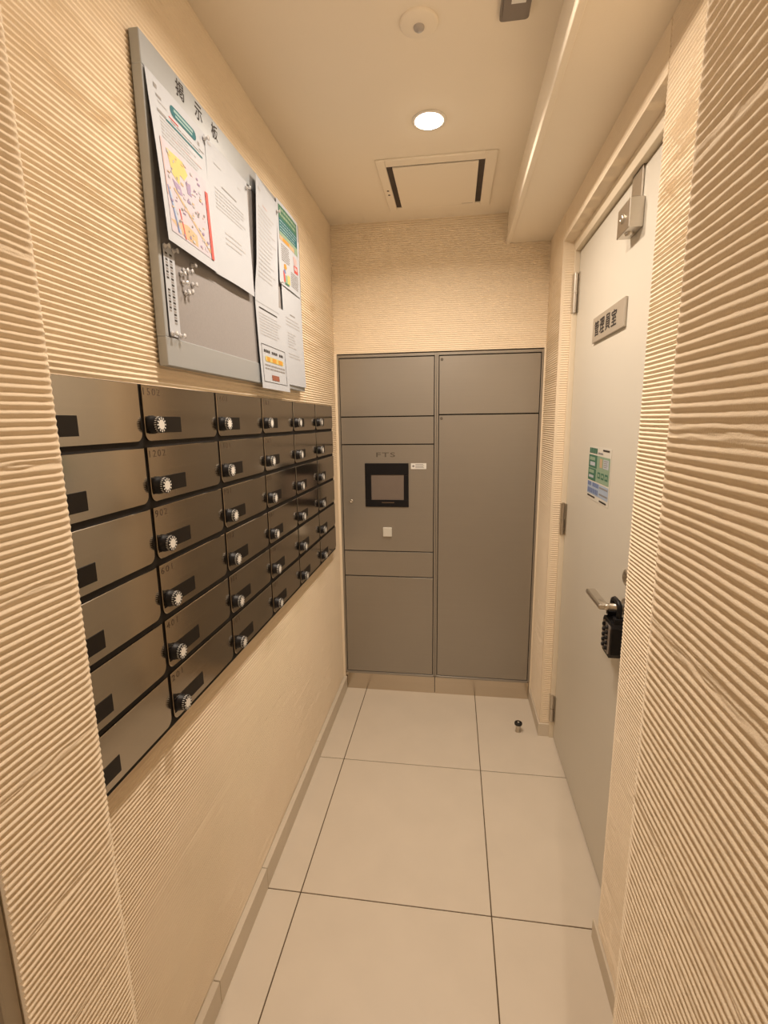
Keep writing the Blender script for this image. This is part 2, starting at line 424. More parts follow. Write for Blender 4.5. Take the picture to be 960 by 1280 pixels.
# ================================================================== THINGS ON THE DOOR
sg = thing('door_sign', 'steel name plate lettered in black high on the white door', 'sign', (XD, 1.62, 1.65))
SY0, SY1, SZ0, SZ1 = 1.466, 1.776, 1.6525, 1.7310
m = MB(); m.box(XD - 0.0075, XD - 0.0005, SY0, SY1, SZ0, SZ1, 0, 0.0012); m.build('plate', 'signplate', sg)
def glyph_on_door(m, body, y_left, z0, w_, h_, x, mi=0, spacing=1.0, offset=0.0):
    V, Fs = fit_glyphs(body, w_, h_, spacing, offset)
    m.add([(x, y_left - a, z0 + b_) for a, b_ in V], Fs, mi)
m = MB()
for k, ch in enumerate('管理員室'):
    for n_, (q, q2) in enumerate(((0, 0), (-0.0011, 0), (0.0011, 0), (0, -0.0008), (0, 0.0008), (-0.0018, 0), (0.0018, 0))): glyph_on_door(m, ch, SY1 - 0.026 - k * 0.058 + q, SZ0 + 0.018 + q2, 0.045, 0.045, XD - 0.0078 - n_ * 0.00004, 0, 1.0, 0.0)
m.build('lettering', 'ink', sg)

st = thing('sticker', 'green and blue notice sticker on the white door below the name plate', 'sticker', (XD, 1.62, 1.14))
TY0, TY1, TZ0, TZ1 = 1.507, 1.748, 1.143, 1.318
m = MB(); m.box(XD - 0.0009, XD - 0.0002, TY0, TY1, TZ0, TZ1); m.build('sheet', 'cream', st)
R_ = random.Random(3)
def srect(m, u0, u1, v0, v1, mi, dx=0.0013):
    m.add([(XD - dx, TY1 - (TY1 - TY0) * u, TZ0 + (TZ1 - TZ0) * v) for u, v in ((u0, v0), (u1, v0), (u1, v1), (u0, v1))], [(0, 1, 2, 3)], mi)
m = MB(); PM = ['green', 'mint', 'paleblue', 'blue', 'ink', 'paper', 'tan', 'inkgrey']
srect(m, 0.03, 0.97, 0.36, 0.84, 1); srect(m, 0.03, 0.42, 0.60, 0.84, 0, 0.0015); srect(m, 0.03, 0.40, 0.36, 0.585, 0, 0.0015)
srect(m, 0.07, 0.33, 0.74, 0.80, 1, 0.0017); srect(m, 0.10, 0.34, 0.64, 0.71, 5, 0.0017); srect(m, 0.07, 0.31, 0.50, 0.56, 1, 0.0017); srect(m, 0.08, 0.30, 0.41, 0.46, 5, 0.0017)
srect(m, 0.55, 0.66, 0.64, 0.80, 6, 0.0017); srect(m, 0.70, 0.93, 0.64, 0.80, 5, 0.00165)
for k in range(4): srect(m, 0.72, 0.72 + R_.uniform(.12, .2), 0.665 + k * .034, 0.68 + k * .034, 7, 0.0018)
for k in range(3): srect(m, 0.48 + k * .16, 0.60 + k * .16, 0.44, 0.55, 0, 0.0017); srect(m, 0.505 + k * .16, 0.575 + k * .16, 0.47, 0.52, 1, 0.0019)
srect(m, 0.03, 0.97, 0.10, 0.335, 2)
for k in range(9):
    if k not in (3,): srect(m, 0.05 + k * .058, 0.095 + k * .058, 0.255, 0.33, 3, 0.0017)
    if k < 8: srect(m, 0.06 + k * .062, 0.105 + k * .062, 0.125, 0.215, 3, 0.0017)
srect(m, 0.60, 0.95, 0.27, 0.30, 7, 0.0017); srect(m, 0.60, 0.95, 0.15, 0.18, 7, 0.0017)
for k in range(5): srect(m, 0.05 + k * .075, 0.11 + k * .075, 0.87, 0.97, 0, 0.0017)
srect(m, 0.45, 0.66, 0.875, 0.905, 7, 0.0017); srect(m, 0.66, 0.93, 0.94, 0.97, 4, 0.0017)
srect(m, 0.06, 0.42, 0.045, 0.075, 4, 0.0017); srect(m, 0.62, 0.92, 0.03, 0.06, 4, 0.0017)
m.build('print', PM, st, kind='stuff')

gd = thing('door_guard', 'steel lock box on a strap hooked over the top of the white door', 'lock box', (XD, 1.44, 1.875))
m = MB(); m.box(1.0005, 1.0050, 1.410, 1.484, 1.935, 2.0255, 0, 0.0008); m.box(1.0005, 1.030, 1.410, 1.484, 2.0205, 2.0235); m.build('strap', 'steel2', gd)
m = MB(); m.box(0.971, 1.0052, 1.393, 1.486, 1.876, 1.9455, 0, 0.0012); m.build('box_body', 'steel2', gd)
m = MB(); m.lathe((0.971, 1.443, 1.912), 'x', [(0.0115, 0.001), (0.0115, -0.003), (0.009, -0.005), (0.004, -0.005), (0.004, -0.003), (0.0, -0.003)], 24); m.build('keyhole', 'steel2', gd)
m = MB(); m.box(0.9668, 0.9675, 1.4415, 1.4445, 1.906, 1.918); m.build('key_slot', 'dark', gd)
m = MB(); m.lathe((0.989, 1.44, 1.876), 'z', [(0.012, 0.001), (0.012, -0.003), (0.008, -0.006), (0.0, -0.006)], 20); m.build('bolt_end', 'steel2', gd)

ks = thing('key_safe', 'black push-button key safe hanging from the door lever', 'key safe', (0.972, 1.285, 0.785))
m = MB(); pr = [(1.247, 0.800), (1.257, 0.787), (1.313, 0.787), (1.323, 0.800), (1.323, 0.872), (1.315, 0.884), (1.255, 0.884), (1.247, 0.872)]
m.prism(pr, 'x', 0.958, 0.996); m.build('case', 'black', ks)
m = MB(); m.prism([(1.256, 0.801), (1.262, 0.795), (1.308, 0.795), (1.314, 0.801), (1.314, 0.868), (1.309, 0.874), (1.261, 0.874), (1.256, 0.868)], 'x', 0.9555, 0.9585); m.build('face_plate', 'grey', ks)
for i in range(2):
    for j in range(5):
        m = MB(); m.lathe((0.9555, 1.273 + 0.024 * i, 0.808 + 0.0145 * j), 'x', [(0.0052, 0.0), (0.0052, -0.005), (0.0042, -0.006), (0.0, -0.006)], 12); m.build('push_button', 'black', ks)
m = MB(); m.tube([(0.978, 1.262, 0.880), (0.978, 1.262, 0.922), (0.978, 1.266, 0.930), (0.978, 1.275, 0.9345), (0.978, 1.305, 0.9345), (0.978, 1.314, 0.930), (0.978, 1.318, 0.922), (0.978, 1.318, 0.880)], 0.0068, 12); m.build('shackle', 'black', ks)
for a in (1.253, 1.309):
    m = MB(); m.box(0.965, 0.991, a, a + 0.018, 0.8835, 0.897, 0, 0.002); m.build('shackle_collar', 'black', ks)

# ================================================================== FLOOR DOOR STOP
ds = thing('door_stop', 'small steel door stop with black rubber cap standing on the tiles', 'door stop', (0.857, 2.072, 0))
m = MB(); m.lathe((0.857, 2.072, 0), 'z', [(0.0135, 0.0), (0.0135, 0.003), (0.0110, 0.005), (0.0110, 0.034)], 24); m.build('post', 'steel2', ds)
m = MB(); m.lathe((0.857, 2.072, 0), 'z', [(0.0110, 0.033), (0.0165, 0.035), (0.0175, 0.040), (0.0165, 0.045), (0.0125, 0.0475), (0.0065, 0.0475), (0.0060, 0.046), (0.0, 0.046)], 28); m.build('rubber_cap', 'rubber', ds)
m = MB(); m.lathe((0.857, 2.072, 0), 'z', [(0.0055, 0.0455), (0.0055, 0.047), (0.0035, 0.0485), (0.0, 0.0485)], 18); m.build('screw', 'steel2', ds)

# ================================================================== PARCEL LOCKERS
def locker(label, x0, x1, doors, ztop=1.716):
    t = thing('parcel_locker', label, 'locker', ((x0 + x1) / 2, YC, 0), 'parcel lockers in the end wall')
    fw = 0.0085
    m = MB(); m.box(x0 + 0.001, x1 - 0.001, YC + 0.014, YC + 0.40, 0.095, ztop - 0.001); m.build('carcass', 'dark', t)
    m = MB()
    m.box(x0, x0 + fw, YC, YC + 0.02, 0.098, ztop, 0, 0.0006); m.box(x1 - fw, x1, YC, YC + 0.02, 0.098, ztop, 0, 0.0006)
    m.box(x0 + fw, x1 - fw, YC, YC + 0.02, ztop - 0.012, ztop, 0, 0.0006); m.box(x0 + fw, x1 - fw, YC, YC + 0.02, 0.092, 0.1035, 0, 0.0006)
    m.build('face_frame', 'locker', t)
    m = MB(); m.box(x0 + 0.001, x1 - 0.001, YC + 0.006, YC + 0.03, 0.0, 0.0925, 0, 0.0006); m.build('plinth', 'plinth', t)
    out = []
    for nm, za, zb in doors:
        m = MB(); m.box(x0 + fw + 0.0035, x1 - fw - 0.0035, YC + 0.0005, YC + 0.016, za, zb - 0.0012, 0, 0.0004)
        out.append(m.build(nm, 'locker', t))
    return t, out
lk, pan = locker('grey steel parcel locker with touch screen control panel', -0.0065, 0.4645,
    [('locker_door', 1.4325, 1.7005), ('blank_panel', 1.3005, 1.4285), ('control_panel', 0.7680, 1.2965), ('blank_panel', 0.6360, 0.7640), ('locker_door', 0.1075, 0.6320)])
cp = pan[2]
m = MB(); x0, x1, z0, z1 = 0.1185, 0.3330, 0.9920, 1.2070; sx0, sx1, sz0, sz1 = 0.1490, 0.3095, 1.0275, 1.1510
m.box(x0, x1, YC - 0.004, YC + 0.001, sz1, z1, 0, 0.001); m.box(x0, x1, YC - 0.004, YC + 0.001, z0, sz0, 0, 0.001)
m.box(x0, sx0, YC - 0.004, YC + 0.001, sz0, sz1, 0, 0.001); m.box(sx1, x1, YC - 0.004, YC + 0.001, sz0, sz1, 0, 0.001)
m.build('screen_bezel', 'black', cp)
m = MB(); m.box(sx0, sx1, YC - 0.0005, YC + 0.0004, sz0, sz1); m.build('touch_screen', 'screen', cp)
m = MB(); m.box(0.200, 0.262, YC - 0.0043, YC - 0.0039, 1.012, 1.017); m.build('bezel_marking', 'numb', cp)
m = MB(); m.box(0.3440, 0.4185, YC - 0.0008, YC + 0.0004, 1.1790, 1.2070, 0); m.build('notice_label', 'white', cp)
m = MB(); m.cyl((0.3560, YC - 0.0009, 1.193), 'y', 0.0055, -0.0002, 0.0002, 14)
for k in range(4): m.box(0.366, 0.408 - 0.004 * (k % 2), YC - 0.0011, YC - 0.0009, 1.1845 + 0.0052 * k, 1.1865 + 0.0052 * k)
m.build('label_print', 'inkgrey', cp)
m = MB(); m.box(0.2045, 0.2490, YC - 0.009, YC + 0.001, 0.8430, 0.8890, 0, 0.002); m.build('card_reader', 'cream', cp)
m = MB(); m.lathe((0.0475, YC, 1.019), 'y', [(0.0085, 0.001), (0.0085, -0.003), (0.007, -0.0045), (0.003, -0.0045), (0.003, -0.003), (0.0, -0.003)], 20); m.build('key_lock', 'steel2', cp)
V, Fs = fit_glyphs('FTS', 0.092, 0.0225, 1.15, 0.012)
m = MB(); m.add([(0.1755 + a, YC - 0.0004, 1.2370 + b_) for a, b_ in V], Fs); m.build('logo', 'logo', cp)
lk2, pan2 = locker('grey steel parcel locker with one tall door beside the white door', 0.4655, 0.9415,
    [('locker_door', 1.4375, 1.7005), ('locker_door', 0.1075, 1.4330)])
for p, z in ((pan2[0], 1.684), (pan2[1], 1.4175)):
    m = MB(); m.lathe((0.4885, YC, z), 'y', [(0.0065, 0.001), (0.0065, -0.001), (0.005, -0.002), (0.003, -0.001), (0.0, -0.001)], 18); m.build('indicator', 'logo', p)

# ================================================================== MAILBOXES
YM, CW, ZM1, RH = 2.175, 0.2745, 1.4778, 0.1103
XF = 0.004
def door_poly(y0, y1, z0, z1, r, n=6):
    p = [(y0, z1), (y1, z1)]
    p += [(y1 - r + r * math.cos(-a), z0 + r + r * math.sin(-a)) for a in np.linspace(0, PI / 2, n)]
    p += [(y0 + r + r * math.cos(-a), z0 + r + r * math.sin(-a)) for a in np.linspace(PI / 2, PI, n)]
    return p
def bevel_prism(m, poly, x0, x1, bev, mi=0):
    n = len(poly); cy = sum(p[0] for p in poly) / n; cz = sum(p[1] for p in poly) / n
    ins = []
    ys = [p[0] for p in poly]; zs = [p[1] for p in poly]
    sy = 1 - 2 * bev / (max(ys) - min(ys)); sz = 1 - 2 * bev / (max(zs) - min(zs))
    my = (max(ys) + min(ys)) / 2; mz = (max(zs) + min(zs)) / 2
    ins = [(my + (p[0] - my) * sy, mz + (p[1] - mz) * sz) for p in poly]
    vs = [(x0, a, b_) for a, b_ in poly] + [(x1 - bev, a, b_) for a, b_ in poly] + [(x1, a, b_) for a, b_ in ins]
    fs = [list(range(n)), list(range(2 * n, 3 * n))]
    for k in (0, n): fs += [[k + i, k + (i + 1) % n, k + n + (i + 1) % n, k + n + i] for i in range(n)]
    m.add(vs, fs, mi)
# prototype meshes in local coordinates: origin at the near bottom corner on the wall
Hh = RH
m = MB(); m.box(-0.001, 0.0195, 0.0, CW, 0.0, Hh); pb = m.build('body', 'dark'); mb_body = pb.data
m = MB(); bevel_prism(m, door_poly(0.0050, CW - 0.0050, 0.0105, Hh - 0.0008, 0.0150), 0.0197, 0.0240, 0.0007); pd = m.build('door', 'steel'); mb_door = pd.data
m = MB(); m.box(0.0239, 0.0249, 0.0085, 0.1205, 0.0245, 0.0545, 0, 0.0003); pp = m.build('name_plate', 'plate'); mb_plate = pp.data
KY, KZ = 0.0245, 0.0395
m = MB(); m.lathe((0.0245, KY, KZ), 'x', [(0.0165, 0.0), (0.0165, 0.004), (0.0150, 0.005), (0.0146, 0.0180), (0.0140, 0.0190), (0.0, 0.0190)], 24); pk = m.build('dial_lock', 'black'); mb_dial = pk.data
m = MB(); n = 20; xk = 0.0245 + 0.0192
m.add([(xk, KY + 0.0088 * math.cos(2 * PI * i / n), KZ + 0.0088 * math.sin(2 * PI * i / n)) for i in range(n)], [list(range(n))])
for i in range(12):
    a = 2 * PI * i / 12
    def pt(r, s): return (xk, KY + r * math.cos(a) - s * math.sin(a), KZ + r * math.sin(a) + s * math.cos(a))
    m.add([pt(0.0092, -0.0008), pt(0.0128, -0.0016), pt(0.0136, 0.0), pt(0.0128, 0.0016), pt(0.0092, 0.0008)], [(0, 1, 2, 3, 4)])
pf = m.build('dial_face', 'white'); mb_face = pf.data
# short white tick marks around the rim of the dial
m = MB()
for i in range(0, 24):
    a = 2 * PI * i / 24; ca, sa = math.cos(a), math.sin(a); r = 0.01505; s_ = 0.0006
    m.add([(0.0385, KY + r * ca + s_ * sa, KZ + r * sa - s_ * ca), (0.0385, KY + r * ca - s_ * sa, KZ + r * sa + s_ * ca), (0.0425, KY + r * ca - s_ * sa, KZ + r * sa + s_ * ca), (0.0425, KY + r * ca + s_ * sa, KZ + r * sa - s_ * ca)], [(0, 1, 2, 3)])
pt_ = m.build('dial_ticks', 'white'); mb_tick = pt_.data
for o in (pb, pd, pp, pk, pf, pt_): bpy.data.objects.remove(o)
NUM = {1: ['1502', '1202', '902', '601', '401', '201'], 2: ['1401', '1101', '801', '502', '302', '102'], 3: ['1302', '1001', '702', '501', '301', '101']}
ORD = ['first', 'second', 'third', 'fourth', 'fifth', 'sixth']
ROWN = ['top row', 'second row from top', 'third row from top', 'fourth row from top', 'fifth row from top', 'bottom row']
for c in range(6):                       # c = 0 is the column beside the left pier
    for r in range(6):
        loc = (XF - 0.024, YM - (6 - c) * CW, ZM1 - (r + 1) * RH)
        if c == 1: lab = 'steel mailbox numbered %s with black dial, %s' % (NUM[1][r], ROWN[r])
        elif c == 0: lab = 'steel mailbox half hidden behind the left pier, %s' % ROWN[r]
        elif c == 5: lab = 'steel mailbox in the column nearest the parcel lockers, %s' % ROWN[r]
        else: lab = 'steel mailbox with black dial in %s column from the left, %s' % (ORD[c], ROWN[r])
        t = thing('mailbox', lab, 'mailbox', loc, 'steel mailboxes on the left wall')
        def ch(name, me, par):
            o = bpy.data.objects.new(name, me); COL.objects.link(o); o.parent = par; return o
        ch('body', mb_body, t); d = ch('door', mb_door, t); ch('name_plate', mb_plate, d)
        k = ch('dial_lock', mb_dial, t); ch('dial_face', mb_face, k); ch('dial_ticks', mb_tick, k)
        if c in NUM:
            s = NUM[c][r]; V, Fs = fit_glyphs(s, 0.0125 * len(s), 0.0125, 1.35, 0.0)
            m = MB(); m.add([(loc[0] + 0.02425, loc[1] + 0.0085 + a, loc[2] + Hh - 0.0185 + b_) for a, b_ in V], Fs)
            m.build('number', 'numb', d)

# ================================================================== NOTICE BOARD
NY0, NY1, NZ0, NZ1, XN = 0.902, 1.783, 1.519, 2.078, 0.002
nb = thing('notice_board', 'grey felt notice board in an aluminium frame above the mailboxes', 'notice board', (XL, (NY0 + NY1) / 2, NZ0))
m = MB(); m.box(-0.0165, XN - 0.0035, NY0 + 0.004, NY1 - 0.004, NZ0 + 0.004, NZ1 - 0.004); m.build('felt_panel', 'felt', nb)
fb, ft, fs_ = 0.054, 0.054, 0.011
for nm, a in (('frame_rail', (NY0, NY1, NZ0, NZ0 + fb)), ('frame_rail', (NY0, NY1, NZ1 - ft, NZ1)), ('frame_stile', (NY0, NY0 + fs_, NZ0 + fb, NZ1 - ft)), ('frame_stile', (NY1 - fs_, NY1, NZ0 + fb, NZ1 - ft))):
    m = MB(); m.box(-0.0170, XN, *a, 0, 0.0012); m.build(nm, 'alu', nb)
m = MB()
for k, chn in enumerate('掲示板'):
    V, Fs = fit_glyphs(chn, 0.031, 0.031, 1.0, 0.012)
    m.add([(XN + 0.0004, 1.013 + k * 0.0715 + a, 2.0395 + b_) for a, b_ in V], Fs)
m.build('title_lettering', 'ink', nb)

# ------------------------------------------------------------------ papers
class Paper:
    def __init__(s, label, y0, y1, z0, z1, lift, base=0.0018, shear=0.0):
        s.y0, s.y1, s.z0, s.z1, s.lift, s.base, s.shear = y0, y1, z0, z1, lift, base, shear
        s.t = thing('notice_sheet', label, 'paper', (XN, (y0 + y1) / 2, z0), 'papers pinned to the notice board')
        m = MB(); n = 14; vs = []
        for side in (0, -0.0003):
            for j in range(n + 1):
                for i in range(n + 1): vs.append(s.P(i / n, j / n, side))
        k = (n + 1) ** 2; fs = []
        for o in (0, k):
            for j in range(n):
                for i in range(n):
                    q = o + j * (n + 1) + i; fs.append([q, q + 1, q + n + 2, q + n + 1])
        m.add(vs, fs, 0, True); m.build('sheet', 'paper', s.t)
        s.m = MB(); s.pal = []
    def P(s, u, v, off=0.0):
        return (XN + s.base + s.lift(u, v) + off, s.y0 + (s.y1 - s.y0) * u + s.shear * (1 - v), s.z0 + (s.z1 - s.z0) * v)
    def mi(s, name):
        if name not in s.pal: s.pal.append(name)
        return s.pal.index(name)
    def rect(s, u0, u1, v0, v1, name, off=0.0006, n=3):
        k = s.mi(name); vs = [s.P(u0 + (u1 - u0) * i / n, v0 + (v1 - v0) * j / n, off) for j in range(n + 1) for i in range(n + 1)]
        s.m.add(vs, [[j * (n + 1) + i, j * (n + 1) + i + 1, (j + 1) * (n + 1) + i + 1, (j + 1) * (n + 1) + i] for j in range(n) for i in range(n)], k)
    def poly(s, pts, name, off=0.0007):
        k = s.mi(name); s.m.add([s.P(u, v, off) for u, v in pts], [list(range(len(pts)))], k)
    def pill(s, u0, u1, v0, v1, name, off=0.0007, n=8):
        r = (v1 - v0) / 2; asp = (s.z1 - s.z0) / (s.y1 - s.y0); ru = r * asp; vm = (v0 + v1) / 2
        p = [(u1 - ru + ru * math.sin(a), vm - r * math.cos(a)) for a in np.linspace(0, PI, n)] + [(u0 + ru - ru * math.sin(a), vm + r * math.cos(a)) for a in np.linspace(0, PI, n)]
        s.poly(p, name, off)
    def lines(s, u0, u1, v1, v0, n, name, R, thick=0.35, ragged=0.35, off=0.0006):
        st = (v1 - v0) / n
        for k in range(n):
            v = v1 - (k + 0.5) * st; u = u0; end = u1 - (R.random() * ragged * (u1 - u0))
            while u < end - 0.01:
                w_ = min(R.uniform(0.03, 0.13), end - u); s.rect(u, u + w_, v - st * thick / 2, v + st * thick / 2, name, off, 1); u += w_ + R.uniform(0.008, 0.02)
    def done(s):
        if s.m.v: s.m.build('print', s.pal, s.t, kind='stuff')
R = random.Random(11)
def sm(a, b_, x):
    x = min(1, max(0, (x - a) / (b_ - a))); return x * x * (3 - 2 * x)
# 1 map flyer, lower left corner curling away from the board
p = Paper('colour map flyer with teal banner, leftmost sheet on the notice board', 0.906, 1.116, 1.742, 2.023,
          lambda u, v: 0.018 * (1 - v) ** 1.6 * (1 - 0.5 * u) + 0.004 * math.sin(PI * v) * (1 - u), 0.0030)
p.pill(0.34, 0.80, 0.865, 0.935, 'teal'); p.rect(0.40, 0.74, 0.905, 0.922, 'paleteal', 0.0010); p.rect(0.42, 0.72, 0.88, 0.893, 'paleteal', 0.0010)
p.rect(0.10, 0.15, 0.93, 0.955, 'inkgrey'); p.rect(0.12, 0.20, 0.885, 0.90, 'inkgrey'); p.rect(0.14, 0.28, 0.86, 0.87, 'inklight')
p.rect(0.82, 0.86, 0.86, 0.885, 'inkgrey'); p.rect(0.84, 0.94, 0.835, 0.843, 'inkgrey'); p.rect(0.30, 0.46, 0.833, 0.842, 'red')
p.rect(0.11, 0.25, 0.795, 0.812, 'inkgrey'); p.rect(0.24, 0.90, 0.790, 0.803, 'teal')
p.lines(0.32, 0.95, 0.83, 0.81, 1, 'inkgrey', R); p.lines(0.14, 0.80, 0.785, 0.65, 6, 'inklight', R); p.rect(0.30, 0.86, 0.705, 0.712, 'pink')
p.rect(0.08, 0.92, 0.075, 0.64, 'lilac', 0.0007, 4); p.rect(0.08, 0.10, 0.30, 0.64, 'pink', 0.0010)
p.poly([(0.16, 0.60), (0.44, 0.61), (0.52, 0.55), (0.44, 0.49), (0.36, 0.50), (0.33, 0.43), (0.22, 0.46)], 'yellow', 0.0011)
p.poly([(0.20, 0.43), (0.34, 0.42), (0.37, 0.37), (0.28, 0.36)], 'purple', 0.0012); p.poly([(0.46, 0.49), (0.55, 0.50), (0.56, 0.42), (0.48, 0.42)], 'purple', 0.0012)
p.poly([(0.10, 0.33), (0.15, 0.34), (0.26, 0.10), (0.22, 0.09)], 'paleblue', 0.0012); p.poly([(0.09, 0.36), (0.11, 0.36), (0.22, 0.10), (0.20, 0.09)], 'blue', 0.0013)
p.poly([(0.20, 0.37), (0.23, 0.38), (0.86, 0.14), (0.86, 0.11)], 'tan', 0.0013); p.poly([(0.26, 0.26), (0.28, 0.26), (0.34, 0.08), (0.32, 0.08)], 'red', 0.0013)
p.poly([(0.08, 0.15), (0.30, 0.09), (0.58, 0.09), (0.58, 0.17), (0.40, 0.19)], 'tan', 0.0009)
for k in range(90):
    u, v = R.uniform(0.12, 0.80), R.uniform(0.09, 0.60); p.rect(u, u + R.uniform(.015, .05), v, v + R.uniform(.006, .02), R.choice(['pink', 'purple', 'inklight', 'tan', 'inkgrey', 'paper', 'lilac']), 0.0014 + 0.000004 * k, 1)
p.rect(0.865, 0.925, 0.075, 0.56, 'red', 0.0020, 6)
p.done()
# 2 typed letter
p = Paper('plain typed white letter right of the map flyer on the notice board', 1.112, 1.331, 1.742, 2.021,
          lambda u, v: 0.004 * (1 - v) ** 2 + 0.003 * math.sin(PI * u) * (1 - v), 0.0042)
p.rect(0.05, 0.12, 0.955, 0.975, 'inklight'); p.rect(0.16, 0.32, 0.855, 0.862, 'inklight'); p.rect(0.30, 0.66, 0.722, 0.732, 'inkgrey'); p.lines(0.14, 0.90, 0.69, 0.52, 6, 'inklight', R); p.lines(0.30, 0.85, 0.40, 0.28, 3, 'inklight', R); p.rect(0.72, 0.80, 0.86, 0.866, 'inklight')
p.done()
# 3 dense typed sheet
p = Paper('white sheet of many typed lines, top of the third column on the notice board', 1.372, 1.556, 1.738, 2.061,
          lambda u, v: 0.010 * (1 - u) ** 2 * (v ** 0.3) * sm(0.02, 0.35, v), 0.0044, -0.028)
p.rect(0.10, 0.22, 0.905, 0.925, 'inklight'); p.rect(0.30, 0.52, 0.815, 0.823, 'pink'); p.lines(0.10, 0.92, 0.79, 0.20, 17, 'inklight', R, 0.30)
p.done()
# 4 green leaflet
p = Paper('leaflet with green heading and small colour drawings, right edge of notice board', 1.553, 1.757, 1.835, 2.077,
          lambda u, v: 0.001 + 0.002 * math.sin(PI * u), 0.0030)
p.rect(0.07, 0.93, 0.80, 0.955, 'green'); p.rect(0.07, 0.93, 0.60, 0.80, 'teal'); p.rect(0.07, 0.93, 0.60, 0.64, 'mint', 0.0008)
p.lines(0.12, 0.90, 0.94, 0.82, 2, 'mint', R, 0.5, 0.1, 0.0009); p.lines(0.10, 0.90, 0.79, 0.645, 4, 'paleteal', R, 0.35, 0.15, 0.0009)
p.rect(0.07, 0.93, 0.54, 0.595, 'tan'); p.rect(0.20, 0.48, 0.550, 0.585, 'orange', 0.0009); p.rect(0.75, 0.93, 0.54, 0.595, 'mint', 0.0009)
p.lines(0.12, 0.50, 0.51, 0.30, 8, 'inkgrey', R, 0.5, 0.15); p.lines(0.52, 0.92, 0.26, 0.06, 8, 'inkgrey', R, 0.5, 0.1)
p.poly([(0.66, 0.48), (0.76, 0.50), (0.86, 0.47), (0.84, 0.40), (0.70, 0.38)], 'pink', 0.0008); p.poly([(0.68, 0.37), (0.88, 0.39), (0.92, 0.29), (0.70, 0.28)], 'red', 0.0008); p.rect(0.70, 0.86, 0.32, 0.36, 'pink', 0.0010)
p.poly([(0.20, 0.27), (0.28, 0.29), (0.33, 0.25), (0.28, 0.21), (0.21, 0.22)], 'orange', 0.0008)
p.poly([(0.16, 0.18), (0.22, 0.20), (0.24, 0.06), (0.18, 0.05)], 'red', 0.0008); p.poly([(0.18, 0.20), (0.24, 0.22), (0.28, 0.17), (0.20, 0.16)], 'blue', 0.0009); p.rect(0.25, 0.40, 0.05, 0.15, 'mint', 0.0008); p.rect(0.34, 0.46, 0.06, 0.17, 'yellow', 0.0009); p.rect(0.22, 0.40, 0.03, 0.055, 'green', 0.0010)
p.done()
# 5 lower sheet with framed box
p = Paper('white sheet with black framed box and orange highlighted words, bottom of notice board', 1.344, 1.580, 1.506, 1.758,
          lambda u, v: 0.0015 + 0.003 * (1 - v) ** 2, 0.0022, 0.014)
p.rect(0.10, 0.70, 0.862, 0.876, 'ink'); p.lines(0.08, 0.85, 0.83, 0.58, 8, 'inklight', R, 0.35)
for a in ((0.07, 0.90, 0.485, 0.490), (0.07, 0.90, 0.075, 0.080), (0.07, 0.078, 0.075, 0.49), (0.892, 0.90, 0.075, 0.49)): p.rect(*a, 'ink', 0.0007, 5)
for k in range(13): p.rect(0.14 + k * .052, 0.178 + k * .052, 0.405, 0.435, 'ink', 0.0007, 1) if k not in (4, 9) else None
p.pill(0.16, 0.80, 0.305, 0.365, 'yellow')
for a, b_ in ((0.22, 0.32), (0.40, 0.54), (0.62, 0.76)): p.rect(a, b_, 0.312, 0.358, 'orange', 0.0010)
p.lines(0.14, 0.86, 0.285, 0.21, 2, 'inkgrey', R, 0.45, 0.05); p.rect(0.34, 0.60, 0.105, 0.165, 'stamp', 0.0008)
p.done()
# 6 lower right sheet
p = Paper('pale typed white sheet hanging below the green leaflet at the board corner', 1.570, 1.765, 1.532, 1.842,
          lambda u, v: 0.001 + 0.004 * (1 - v) ** 2 * u, 0.0014, 0.014)
p.rect(0.34, 0.60, 0.725, 0.737, 'inkgrey'); p.lines(0.12, 0.90, 0.70, 0.60, 3, 'inklight', R); p.lines(0.16, 0.60, 0.55, 0.38, 6, 'inklight', R); p.lines(0.16, 0.90, 0.34, 0.28, 2, 'inklight', R)
p.done()
# vertical strip with two columns of characters
st_y0, st_y1, st_z0, st_z1 = 0.9165, 0.9540, 1.5760, 1.7400
ns = thing('notice_strip', 'narrow white paper strip of vertical lettering at the left of the notice board', 'paper', (XN, 0.935, st_z0))
m = MB(); m.box(XN + 0.0004, XN + 0.0010, st_y0, st_y1, st_z0, st_z1); m.build('sheet', 'paper', ns)
m = MB()
for col_, (a, b_) in enumerate(((0.936, 0.945), (0.9215, 0.929))):
    n = 24 if col_ == 0 else 20
    for k in range(n):
        if col_ == 1 and 8 < k < 12: continue
        z = st_z1 - 0.016 - k * 0.0054
        m.add(
            [(XN + 0.0013, a, z), (XN + 0.0013, b_, z), (XN + 0.0013, b_, z + 0.0038), (XN + 0.0013, a, z + 0.0038)], [(0, 1, 2, 3)], k % 2)
m.build('print', ['ink', 'inkgrey'], ns, kind='stuff')

